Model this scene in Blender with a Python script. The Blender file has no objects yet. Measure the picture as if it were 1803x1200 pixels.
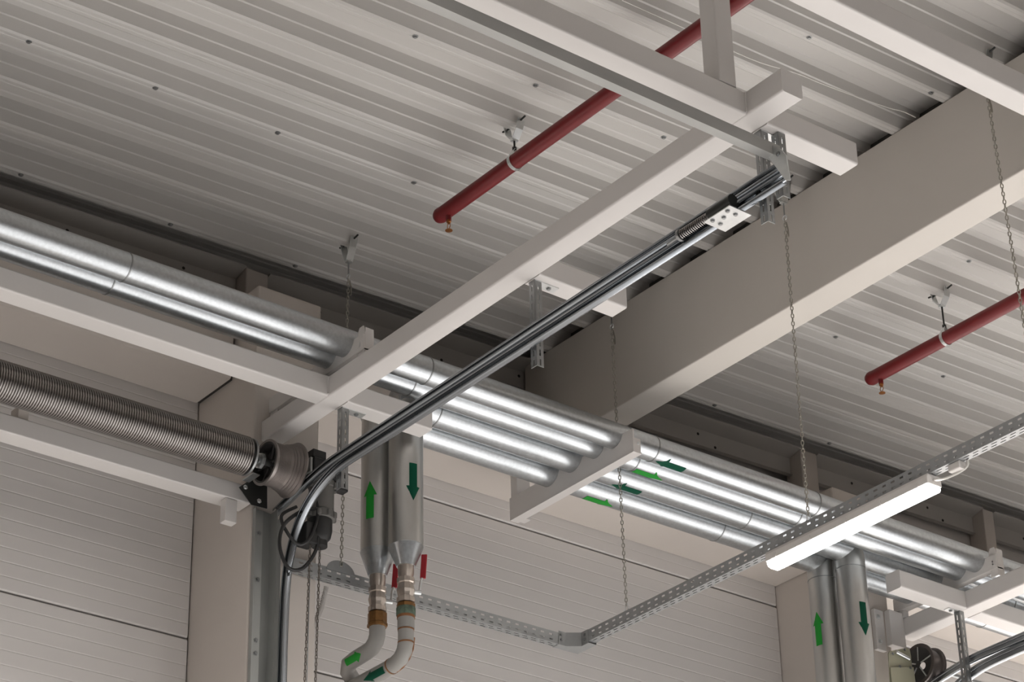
import bpy, math, random
from math import sin, cos, pi, radians, sqrt, atan2
from mathutils import Vector, Matrix

random.seed(7)
scene = bpy.context.scene
COL = scene.collection

# ------------------------------------------------------------------ camera
HEAD, PITCH, ROLL, FPX = 0.67275686, 0.50725074, -0.02300189, 4433.02
F = Vector((sin(HEAD) * cos(PITCH), cos(HEAD) * cos(PITCH), sin(PITCH)))
R0 = Vector((cos(HEAD), -sin(HEAD), 0.0))
U0 = R0.cross(F)
RV = R0 * cos(ROLL) + U0 * sin(ROLL)
UV = -R0 * sin(ROLL) + U0 * cos(ROLL)
cam_data = bpy.data.cameras.new('camera')
cam = bpy.data.objects.new('camera', cam_data)
COL.objects.link(cam)
cam.matrix_world = Matrix(((RV.x, UV.x, -F.x, 0.0), (RV.y, UV.y, -F.y, 0.0), (RV.z, UV.z, -F.z, 1.6), (0, 0, 0, 1)))
cam_data.sensor_fit = 'HORIZONTAL'
cam_data.sensor_width = 36.0
cam_data.lens = FPX / 1803.0 * 36.0
cam_data.clip_start = 0.05
cam_data.clip_end = 200.0
scene.camera = cam

# ------------------------------------------------------------------ world, light, exposure
world = bpy.data.worlds.new('world')
world.use_nodes = True
world.node_tree.nodes['Background'].inputs[0].default_value = (1.0, 0.97, 0.93, 1.0)
world.node_tree.nodes['Background'].inputs[1].default_value = 0.05
scene.world = world
vs = scene.view_settings
vs.view_transform = 'Standard'
vs.look = 'None'
vs.gamma = 1.0
vs.use_curve_mapping = False
vs.exposure = 0.0
scene.cycles.max_bounces = 6
scene.cycles.diffuse_bounces = 4
scene.cycles.glossy_bounces = 3
scene.cycles.adaptive_threshold = 0.02
scene.cycles.sample_clamp_indirect = 6.0
scene.cycles.use_denoising = True

FILL_LIGHT_W = 270.0


def fill_light(x, y, z=6.6):
    """unseen area light without a fitting, added so the floor bounces light upward"""
    ld = bpy.data.lights.new('fill_light', 'AREA')
    ld.shape = 'RECTANGLE'
    ld.size = 0.5
    ld.size_y = 1.5
    ld.energy = FILL_LIGHT_W
    ld.spread = radians(132)
    ld.color = (1.0, 0.97, 0.945)
    ob = bpy.data.objects.new('fill_light', ld)
    COL.objects.link(ob)
    ob.location = (x, y, z)
    return ob


for lx, ly, wf, sp in ((2.4, 6.8, 0.65, 140), (0.8, 6.6, 0.3, 150), (1.2, 3.0, 0.25, 176), (4.6, 2.6, 0.6, 176), (7.0, 2.4, 0.5, 176), (9.6, 3.2, 0.6, 176), (11.2, 7.7, 1.45, 150),
                       (11.0, 5.2, 0.6, 150), (14.0, 5.5, 0.9, 160), (14.5, 8.0, 1.2, 150), (17.5, 6.5, 1.0, 160), (17.5, 3.0, 0.6, 160)):
    lamp = fill_light(lx, ly)  # added fill outside the view, placed and weighted to balance undersides, sides and wall
    lamp.data.energy *= wf
    lamp.data.spread = radians(sp)

# ------------------------------------------------------------------ materials


def mat(name, color, rough=0.5, metal=0.0, noise=None, bump=0.0, bump_scale=60.0, coat=0.0, spec=0.5):
    """procedural principled material; noise = (scale, amount, stretch xyz) varies the colour"""
    m = bpy.data.materials.new(name)
    m.use_nodes = True
    nt = m.node_tree
    b = nt.nodes['Principled BSDF']
    b.inputs['Base Color'].default_value = (*color, 1)
    b.inputs['Roughness'].default_value = rough
    b.inputs['Metallic'].default_value = metal
    b.inputs['Specular IOR Level'].default_value = spec
    if coat:
        b.inputs['Coat Weight'].default_value = coat
        b.inputs['Coat Roughness'].default_value = 0.10
    tc = nt.nodes.new('ShaderNodeTexCoord')
    if noise:
        sc, amt, stretch = noise
        mp = nt.nodes.new('ShaderNodeMapping')
        mp.inputs['Scale'].default_value = stretch
        nt.links.new(tc.outputs['Object'], mp.inputs['Vector'])
        nz = nt.nodes.new('ShaderNodeTexNoise')
        nz.inputs['Scale'].default_value = sc
        nz.inputs['Detail'].default_value = 5.0
        nt.links.new(mp.outputs[0], nz.inputs['Vector'])
        mr = nt.nodes.new('ShaderNodeMapRange')
        mr.inputs['From Min'].default_value = 0.25
        mr.inputs['From Max'].default_value = 0.75
        mr.inputs['To Min'].default_value = 1.0 - amt
        mr.inputs['To Max'].default_value = 1.0 + amt * 0.6
        nt.links.new(nz.outputs[0], mr.inputs[0])
        mx = nt.nodes.new('ShaderNodeVectorMath')
        mx.operation = 'SCALE'
        mx.inputs[0].default_value = color
        nt.links.new(mr.outputs[0], mx.inputs['Scale'])
        nt.links.new(mx.outputs[0], b.inputs['Base Color'])
        if metal > 0.5:
            mr2 = nt.nodes.new('ShaderNodeMapRange')
            mr2.inputs['To Min'].default_value = rough * 0.8
            mr2.inputs['To Max'].default_value = rough * 1.25
            nt.links.new(nz.outputs[0], mr2.inputs[0])
            nt.links.new(mr2.outputs[0], b.inputs['Roughness'])
    if bump:
        n2 = nt.nodes.new('ShaderNodeTexNoise')
        n2.inputs['Scale'].default_value = bump_scale
        n2.inputs['Detail'].default_value = 3.0
        nt.links.new(tc.outputs['Object'], n2.inputs['Vector'])
        bp = nt.nodes.new('ShaderNodeBump')
        bp.inputs['Strength'].default_value = bump
        bp.inputs['Distance'].default_value = 0.004
        nt.links.new(n2.outputs[0], bp.inputs['Height'])
        nt.links.new(bp.outputs[0], b.inputs['Normal'])
    return m


def emit(name, color, strength):
    m = bpy.data.materials.new(name)
    m.use_nodes = True
    nt = m.node_tree
    b = nt.nodes['Principled BSDF']
    b.inputs['Base Color'].default_value = (0.9, 0.9, 0.9, 1)
    b.inputs['Emission Color'].default_value = (*color, 1)
    b.inputs['Emission Strength'].default_value = strength
    return m


M = dict(
    concrete=mat('painted_concrete', (0.65, 0.595, 0.545), 0.65, noise=(2.2, 0.05, (1, 1, 1)), bump=0.12, bump_scale=25),
    girder=mat('girder_paint', (0.66, 0.62, 0.568), 0.55, noise=(1.5, 0.04, (1, 1, 1)), bump=0.08, bump_scale=30),
    tube=mat('white_tube_paint', (0.70, 0.672, 0.648), 0.42, noise=(3.0, 0.03, (1, 1, 1))),
    deck=mat('deck_paint', (0.57, 0.55, 0.522), 0.34, noise=(0.8, 0.05, (0.3, 2, 2))),
    panel=mat('wall_panel_paint', (0.70, 0.67, 0.648), 0.42, noise=(1.0, 0.03, (0.2, 1, 1))),
    flash=mat('grey_flashing', (0.50, 0.48, 0.455), 0.5, noise=(2, 0.05, (1, 1, 1))),
    flash2=mat('upper_wall_plate', (0.66, 0.61, 0.565), 0.55, noise=(3, 0.08, (1, 1, 2))),
    dark=mat('dark_gap', (0.05, 0.045, 0.04), 0.9),
    filler=mat('profile_filler_foam', (0.07, 0.066, 0.06), 0.95),
    galv=mat('galvanised_jacket', (0.56, 0.59, 0.61), 0.33, 1.0, noise=(70, 0.13, (1, 1, 1)), bump=0.03, bump_scale=160, coat=0.35),
    galv_riser=mat('galvanised_riser', (0.60, 0.60, 0.585), 0.36, 1.0, noise=(9, 0.16, (1, 1, 0.35))),
    zinc=mat('zinc_plate', (0.78, 0.80, 0.80), 0.38, 1.0, noise=(18, 0.12, (1, 1, 1))),
    zincdull=mat('dull_zinc', (0.36, 0.37, 0.37), 0.45, 1.0, noise=(14, 0.15, (1, 1, 1))),
    rail=mat('rail_steel', (0.36, 0.385, 0.41), 0.25, 1.0, noise=(3, 0.05, (1, 0.2, 1))),
    rail_dark=mat('vertical_track_steel', (0.40, 0.41, 0.395), 0.42, 0.55, noise=(6, 0.2, (1, 1, 0.3))),
    channel=mat('raw_channel', (0.42, 0.42, 0.405), 0.45, 0.4, noise=(7, 0.18, (0.3, 1, 1))),
    tray=mat('tray_zinc', (0.38, 0.39, 0.39), 0.42, 0.5, noise=(20, 0.10, (1, 1, 1))),
    chain=mat('chain_zinc', (0.46, 0.44, 0.39), 0.38, 1.0),
    handchain=mat('hand_chain_steel', (0.20, 0.18, 0.16), 0.45, 1.0),
    springm=mat('spring_steel', (0.38, 0.36, 0.345), 0.27, 1.0),
    drum=mat('cast_drum', (0.32, 0.29, 0.275), 0.42, 0.8, noise=(14, 0.2, (1, 1, 1))),
    drum2=mat('dark_drum', (0.11, 0.095, 0.09), 0.45, 0.6, noise=(14, 0.2, (1, 1, 1))),
    drumdark=mat('drum_inside', (0.045, 0.042, 0.04), 0.7),
    blackplate=mat('black_plate', (0.03, 0.032, 0.03), 0.4, 0.4),
    black=mat('black_plastic', (0.018, 0.018, 0.018), 0.45),
    motor=mat('motor_grey', (0.17, 0.165, 0.155), 0.5, 0.3, noise=(12, 0.08, (1, 1, 1))),
    red=mat('red_pipe_paint', (0.175, 0.011, 0.013), 0.36, noise=(7, 0.12, (1, 1, 1))),
    redhandle=mat('red_handle', (0.32, 0.012, 0.02), 0.4),
    brass=mat('brass', (0.42, 0.17, 0.055), 0.38, 0.9, noise=(40, 0.25, (1, 1, 1))),
    bronze=mat('bronze_nut', (0.24, 0.12, 0.04), 0.42, 0.7, noise=(40, 0.3, (1, 1, 1))),
    nickel=mat('nickel_valve', (0.50, 0.44, 0.39), 0.30, 0.9, noise=(30, 0.2, (1, 1, 1))),
    greypipe=mat('grey_paint_pipe', (0.33, 0.32, 0.30), 0.5, noise=(8, 0.08, (1, 1, 1))),
    rust=mat('rusty_seam', (0.24, 0.105, 0.04), 0.75, noise=(30, 0.4, (1, 1, 1))),
    patina=mat('green_patina', (0.10, 0.14, 0.10), 0.7, noise=(60, 0.5, (1, 1, 1))),
    green=mat('light_green_vinyl', (0.02, 0.30, 0.035), 0.5, spec=0.2),
    dgreen=mat('dark_green_vinyl', (0.002, 0.075, 0.04), 0.5, spec=0.15),
    lamp_body=mat('lamp_housing', (0.66, 0.63, 0.60), 0.45),
    lamp=emit('lamp_diffuser', (1.0, 0.965, 0.93), 17.0),
    ivory=mat('ivory_plate', (0.42, 0.41, 0.30), 0.45, 0.2),
    cable=mat('white_cable', (0.62, 0.60, 0.56), 0.5),
    floor=mat('concrete_floor', (0.64, 0.64, 0.645), 0.35, noise=(0.7, 0.08, (1, 1, 1))),
    hallwall=mat('hall_wall', (0.24, 0.20, 0.17), 0.6, noise=(0.5, 0.03, (1, 1, 1))),
    conduit=mat('flex_conduit', (0.45, 0.43, 0.41), 0.5),
)

# ------------------------------------------------------------------ mesh helpers


class MB:
    def __init__(s):
        s.v = []
        s.f = []

    def add(s, vs, fs):
        o = len(s.v)
        s.v += [tuple(p) for p in vs]
        s.f += [tuple(i + o for i in f) for f in fs]
        return s

    def box(s, x0, x1, y0, y1, z0, z1):
        return s.add([(x0, y0, z0), (x1, y0, z0), (x1, y1, z0), (x0, y1, z0), (x0, y0, z1), (x1, y0, z1), (x1, y1, z1), (x0, y1, z1)],
                     [(0, 3, 2, 1), (4, 5, 6, 7), (0, 1, 5, 4), (1, 2, 6, 5), (2, 3, 7, 6), (3, 0, 4, 7)])

    def prism(s, prof, axis, a, b):
        """closed 2D profile extruded along an axis; profile in the two other axes (in xyz order)"""
        n = len(prof)

        def p3(q, t):
            if axis == 'x':
                return (t, q[0], q[1])
            if axis == 'y':
                return (q[0], t, q[1])
            return (q[0], q[1], t)
        vs = [p3(q, a) for q in prof] + [p3(q, b) for q in prof]
        fs = [(i, (i + 1) % n, (i + 1) % n + n, i + n) for i in range(n)]
        fs += [tuple(range(n - 1, -1, -1)), tuple(range(n, 2 * n))]
        return s.add(vs, fs)

    def sweep(s, path, ring, closed_ring=True, caps=True):
        """ring(i) -> list of 3D offsets already oriented; path list of Vector"""
        rings = [[Vector(p) + o for o in ring(i)] for i, p in enumerate(path)]
        n = len(rings[0])
        vs = [q for r in rings for q in r]
        fs = []
        for i in range(len(rings) - 1):
            for j in range(n if closed_ring else n - 1):
                k = (j + 1) % n
                fs.append((i * n + j, i * n + k, (i + 1) * n + k, (i + 1) * n + j))
        if caps and closed_ring:
            fs.append(tuple(range(n - 1, -1, -1)))
            m = (len(rings) - 1) * n
            fs.append(tuple(range(m, m + n)))
        return s.add(vs, fs)

    def tube(s, path, r, n=16, caps=True):
        path = [Vector(p) for p in path]
        rs = r if isinstance(r, (list, tuple)) else [r] * len(path)
        ts = []
        for i in range(len(path)):
            a = path[max(i - 1, 0)]
            b = path[min(i + 1, len(path) - 1)]
            ts.append((b - a).normalized())
        u = ts[0].orthogonal().normalized()
        frames = []
        for t in ts:
            u = (u - t * u.dot(t))
            u = u.normalized() if u.length > 1e-6 else t.orthogonal().normalized()
            frames.append((u, t.cross(u)))
        return s.sweep(path, lambda i: [(frames[i][0] * cos(2 * pi * k / n) + frames[i][1] * sin(2 * pi * k / n)) * rs[i] for k in range(n)], True, caps)

    def lathe(s, prof, origin, axis, n=28, caps=True):
        """prof list of (r, h) along axis"""
        axis = Vector(axis).normalized()
        u = axis.orthogonal().normalized()
        w = axis.cross(u)
        o = Vector(origin)
        return s.sweep([o + axis * h for r, h in prof], lambda i: [(u * cos(2 * pi * k / n) + w * sin(2 * pi * k / n)) * prof[i][0] for k in range(n)], True, caps)

    def plate(s, fn, us, vcuts, hole):
        """perforated sheet: cells of the us x vcuts grid, left open where hole(uc, vc)"""
        idx = {}
        vs, fs = [], []

        def vid(i, j):
            if (i, j) not in idx:
                idx[(i, j)] = len(vs)
                vs.append(fn(us[i], vcuts[j]))
            return idx[(i, j)]
        for i in range(len(us) - 1):
            for j in range(len(vcuts) - 1):
                if not hole((us[i] + us[i + 1]) / 2, (vcuts[j] + vcuts[j + 1]) / 2):
                    fs.append((vid(i, j), vid(i + 1, j), vid(i + 1, j + 1), vid(i, j + 1)))
        return s.add(vs, fs)

    def build(s, name, material, parent=None, smooth=False, solid=0.0, bevel=0.0, angle=40, weighted=False):
        me = bpy.data.meshes.new(name)
        me.from_pydata(s.v, [], s.f)
        me.validate()
        me.materials.append(M[material])
        ob = bpy.data.objects.new(name, me)
        COL.objects.link(ob)
        if smooth:
            for p in me.polygons:
                p.use_smooth = True
            me.set_sharp_from_angle(angle=radians(angle))
        if solid:
            md = ob.modifiers.new('thick', 'SOLIDIFY')
            md.thickness = solid
            md.offset = 0.0
        if bevel:
            md = ob.modifiers.new('edge', 'BEVEL')
            md.width = bevel
            md.segments = 2
            md.limit_method = 'ANGLE'
        if weighted:
            md = ob.modifiers.new('normals', 'WEIGHTED_NORMAL')
            md.weight = 100
            md.keep_sharp = True
        if parent is not None:
            ob.parent = parent
        return ob


def empty(name, loc, label, cat, group=None):
    o = bpy.data.objects.new(name, None)
    o.empty_display_size = 0.1
    COL.objects.link(o)
    tag(o, label, cat, group)
    o['_base'] = tuple(loc)
    return o


def tag(o, label, cat, group=None):
    o['label'] = label
    o['category'] = cat
    if group:
        o['group'] = group
    return o


def settle(o):
    """move an Empty to the base of its thing while its parts stay where they are"""
    b = Vector(o['_base'])
    del o['_base']
    o.location = b
    for c in o.children:
        c.location = c.location - b


def structure(o):
    o['kind'] = 'structure'
    return o


def rrect(a0, a1, b0, b1, r, n=3):
    pts = []
    for ca, cb, t0 in ((a1 - r, b1 - r, 0), (a0 + r, b1 - r, 90), (a0 + r, b0 + r, 180), (a1 - r, b0 + r, 270)):
        for k in range(n + 1):
            t = radians(t0 + 90.0 * k / n)
            pts.append((ca + r * cos(t), cb + r * sin(t)))
    return pts


def arc(c, r, a0, a1, n):
    return [(c[0] + r * cos(radians(a0 + (a1 - a0) * k / n)), c[1] + r * sin(radians(a0 + (a1 - a0) * k / n))) for k in range(n + 1)]


def bolt(parent, p, d, r=0.008, h=0.007, material='zinc', name='bolt'):
    d = Vector(d).normalized()
    return MB().lathe([(r * 1.5, 0), (r * 1.5, h * 0.25), (r, h * 0.3), (r, h)], p, d, 6).build(name, material, parent)


# ------------------------------------------------------------------ the room
YW = 9.0
ROOF_M = 0.027


def zdeck(x):
    return 7.829 + ROOF_M * (x - 7.193)


HX0, HX1, HY0 = -8.0, 22.0, -14.0
fl = structure(MB().box(HX0, HX1, HY0, YW + 0.2, -0.1, 0.0).build('floor', 'floor'))
structure(MB().box(HX0 - 0.2, HX0, HY0, YW + 0.2, 0, 8.6).build('wall_left', 'hallwall'))
structure(MB().box(HX1, HX1 + 0.2, HY0, YW + 0.2, 0, 8.6).build('wall_right', 'hallwall'))
structure(MB().box(HX0, HX1, HY0 - 0.2, HY0, 0, 8.6).build('wall_front', 'hallwall'))

# back wall: horizontal sandwich panels with fine grooves, one piece per bay and row
wall = structure(MB().box(HX0, HX1, YW + 0.045, YW + 0.15, 0.0, 8.5).build('wall_back', 'panel'))
PITCH_P = 1.05
JOINT0 = 5.884
bays = [(-4.0, -0.4), (-0.05, 1.3), (1.65, 5.30), (5.664, 8.957), (9.32, 14.0), (14.0, 18.0)]
row0 = JOINT0 - 5 * PITCH_P
for (bx0, bx1) in bays:
    for r_ in range(0, 8):
        z0 = row0 + r_ * PITCH_P + 0.004
        z1 = z0 + PITCH_P - 0.008
        z0 = max(z0, 0.0)
        if z1 > 8.2:
            z1 = 8.2
        prof = [(YW, z0 + 0.006)]
        g = 0.0656
        zz = z0 + g
        while zz < z1 - 0.02:
            prof += [(YW, zz - 0.004), (YW + 0.0017, zz), (YW, zz + 0.004)]
            zz += g
        prof += [(YW, z1 - 0.006), (YW + 0.006, z1), (YW + 0.04, z1), (YW + 0.04, z0), (YW + 0.006, z0)]
        MB().prism(prof, 'x', bx0, bx1).build('wall_panel', 'panel', wall)

# concrete columns
COLS = [(5.308, 5.656), (8.964, 9.312), (1.30, 1.648)]
for i, (x0, x1) in enumerate(COLS):
    lab = ['beige concrete column behind the vertical door track and chain hoist',
           'beige concrete column behind the right pair of metal risers',
           'beige concrete column at the far side of the left door, outside the photo'][i]
    tag(MB().box(x0, x1, 8.517, YW + 0.02, 0.0, 7.47).build('concrete_column', 'concrete', bevel=0.012), lab, 'column', 'concrete columns along the wall')
# small steel posts between column heads and roof
for i, (x0, x1) in enumerate([(5.455, 5.58), (9.11, 9.235), (10.60, 10.69)]):
    lab = ['short beige steel post under the roof above the left column head',
           'short beige steel post under the roof above the right column head',
           'short beige steel post under the roof at the right edge of the photo'][i]
    tag(MB().box(x0, x1, 8.87, 8.995, 7.2 if i == 2 else 7.47, zdeck(x0) + 0.0).build('roof_post', 'concrete', bevel=0.006), lab, 'post', 'steel posts under the roof edge')
# lintel beams between the columns (front face and soffit)
for i, (x0, x1) in enumerate([(-4.0, 1.296), (1.655, 5.290), (5.66, 8.96), (9.315, 14.0)]):
    lab = ['concrete lintel beyond the left column, outside the photo', 'beige concrete lintel above the left door opening',
           'beige concrete lintel above the middle wall panels under the pipes', 'beige concrete lintel above the right door'][i]
    zt = 7.44
    pr = [(8.69, 7.066), (8.706, 7.05), (YW - 0.002, 7.05), (YW - 0.002, zt), (8.69, zt)]
    tag(MB().prism(pr, 'x', x0, x1).build('lintel_beam', 'concrete', bevel=0.004), lab, 'beam', 'concrete lintels between the columns')
# dark joint between left lintel and column
MB().box(5.290, 5.3075, 8.72, YW - 0.004, 7.056, 7.42).build('joint_gap', 'dark', bpy.data.objects['lintel_beam.001'])

# upper wall strip and grey edge flashing under the roof, between the posts
k = 1
for (x0, x1) in [(-4.0, 5.45), (5.585, 9.105), (9.24, 10.595), (10.695, 14.0)]:
    zc = zdeck((x0 + x1) / 2)
    t = structure(MB().prism([(8.965, 7.30), (8.985, 7.30), (8.985, 7.70), (8.965, 7.70)], 'x', x0, x1).build('trim_%d' % k, 'flash2'))
    k += 1
    m = MB()
    a0, a1 = zdeck(x0), zdeck(x1)
    prof0 = [(8.94, -0.135), (8.955, -0.125), (8.955, -0.03), (8.86, -0.004), (8.86, 0.003), (8.965, 0.003), (8.965, -0.14)]
    vs_ = [(x0, y, a0 + z) for y, z in prof0] + [(x1, y, a1 + z) for y, z in prof0]
    n_ = len(prof0)
    m.add(vs_, [(i, (i + 1) % n_, (i + 1) % n_ + n_, i + n_) for i in range(n_)] + [tuple(range(n_ - 1, -1, -1)), tuple(range(n_, 2 * n_))])
    t = structure(m.build('trim_%d' % k, 'flash'))
    k += 1
    xs_ = x0 + 0.35 if x0 > 0 else 3.3
    while xs_ < min(x1, 12) - 0.1:
        for dz in (-0.06, -0.11):
            bolt(t, (xs_ + (0.12 if dz < -0.1 else 0), 8.955 if dz > -0.1 else 8.953, zdeck(xs_) + dz), (0, -1, 0), 0.006, 0.004, 'dark', 'rivet')
        xs_ += 0.62

# trapezoidal roof deck: one sheet = three ribs (0.93 m)
PER = 0.31
FC = 5.947                       # centre of one rib's bottom flange
HT = 0.105
ceil_ob = structure(MB().add([(HX0, HY0, zdeck(HX0) + HT + 0.02), (HX1, HY0, zdeck(HX1) + HT + 0.02), (HX1, YW + 0.2, zdeck(HX1) + HT + 0.02), (HX0, YW + 0.2, zdeck(HX0) + HT + 0.02)], [(0, 1, 2, 3)]).build('ceiling', 'deck'))


def rib_profile(yc):
    """one period of the deck seen from below, from the near soffit to the far soffit (Y increasing)"""
    h = HT
    web = [(0.066, h), (0.053, h * 0.56), (0.0445, h * 0.54), (0.028, 0.007), (0.019, 0.0)]
    near = [(yc - 0.155, h), (yc - 0.112, h), (yc - 0.106, h - 0.004), (yc - 0.100, h)] + [(yc - d, z) for d, z in web]
    far = [(yc + d, z) for d, z in reversed(web)] + [(yc + 0.100, h), (yc + 0.106, h - 0.004), (yc + 0.112, h), (yc + 0.155, h)]
    return near + [(yc - 0.004, 0.0), (yc, 0.002), (yc + 0.004, 0.0)] + far


sheet_no = 0
ys = FC - 3 * PER * 21 + PER * 9
while ys - 1.5 * PER < YW:
    prof = []
    for j in range(3):
        prof += rib_profile(ys + j * PER)[(1 if j else 0):]
    n_ = len(prof)
    lift = 0.0012 * (sheet_no % 2)
    vv = [(HX0, y, zdeck(HX0) + z + lift) for y, z in prof] + [(HX1, y, zdeck(HX1) + z + lift) for y, z in prof]
    MB().add(vv, [(i, i + 1, i + 1 + n_, i + n_) for i in range(n_ - 1)]).build('deck_sheet', 'deck', ceil_ob, solid=0.0015)
    ys += 3 * PER
    sheet_no += 1
# screws of the deck
screws = [(3.716, FC + 6 * PER), (4.315, FC + 6 * PER), (4.932, FC + 6 * PER), (5.667, FC + 6 * PER), (5.636, FC + 3 * PER), (6.362, FC + 3 * PER), (6.361, FC),
          (7.095, FC), (4.178, FC + 9 * PER), (4.95, FC + 9 * PER), (5.642, FC + 9 * PER), (8.339, FC + 6 * PER), (9.135, FC + 6 * PER), (8.334, FC + 3 * PER), (8.34, FC + 9 * PER), (9.2, FC + 9 * PER), (5.0, FC + 3 * PER)]
sm = MB().lathe([(0.013, 0), (0.013, 0.002), (0.008, 0.0025), (0.007, 0.008)], (0, 0, 0), (0, 0, -1), 8)
sproto = None
for (x, y) in screws:
    if sproto is None:
        sproto = sm.build('screw', 'zincdull', ceil_ob)
        so = sproto
    else:
        so = sproto.copy()
        COL.objects.link(so)
        so.parent = ceil_ob
    so.location = (x, y - 0.006, zdeck(x))

# ------------------------------------------------------------------ roof girder
g = tag(MB().box(7.193, 7.362, -6.0, 8.93, 7.278, 7.826).build('roof_girder', 'girder', bevel=0.006),
        'large beige roof girder running diagonally from the wall to the upper right', 'girder')
for j in range(-14, 10):
    yc = FC + j * PER + PER / 2
    MB().prism([(yc - 0.125, 0.004), (yc + 0.125, 0.004), (yc + 0.09, HT), (yc - 0.09, HT)], 'x', 7.30, 7.35).build('profile_filler', 'filler', g).location.z = 7.829

# ------------------------------------------------------------------ helper: round pipes along X with arrows


def arrow_on_cyl(name, material, parent, origin, axis, ref, r, length, ws, wh, flip=False):
    """arrow decal wrapped on a cylinder: axis = pipe direction, ref = outward direction of the arrow centre"""
    ax = Vector(axis).normalized()
    rf = Vector(ref).normalized()
    sd = ax.cross(rf)
    st = [(0.0, ws), (0.62, ws), (0.62, wh), (1.0, 0.0005)]
    n = 8
    m = MB()
    rings = []
    for t, w in st:
        a = (length * t if not flip else length * (1 - t))
        rings.append([Vector(origin) + ax * a + (rf * cos(th) + sd * sin(th)) * (r + 0.0012) for th in [(-1 + 2 * q / n) * w / r for q in range(n + 1)]])
    vs_ = [p for rg in rings for p in rg]
    fs_ = []
    for i in (0, 2):
        for q in range(n):
            fs_.append((i * (n + 1) + q, i * (n + 1) + q + 1, (i + 1) * (n + 1) + q + 1, (i + 1) * (n + 1) + q))
    return m.add(vs_, fs_).build(name, material, parent, solid=0.0006)


PIPES = {1: (7.90, 6.902, 0.063), 2: (8.03, 6.903, 0.063), 3: (8.205, 6.913, 0.075), 4: (8.38, 6.907, 0.075)}


def ring_band(parent, x, y, z, r, name='joint_band'):
    return MB().lathe([(r - 0.002, -0.004), (r + 0.0022, -0.003), (r + 0.0022, 0.003), (r - 0.002, 0.004)], (x, y, z), (1, 0, 0), 36, False).build(name, 'zincdull', parent, smooth=True)


def run_jacket(parent, x0, x1, y, z, r, cuts):
    xs = [x0] + list(cuts) + [x1]
    for a, b in zip(xs, xs[1:]):
        MB().lathe([(r, 0), (r, b - a)], (a, y, z), (1, 0, 0), 40).build('jacket', 'galv', parent, smooth=True)
    for c in cuts:
        ring_band(parent, c, y, z, r)


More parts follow.
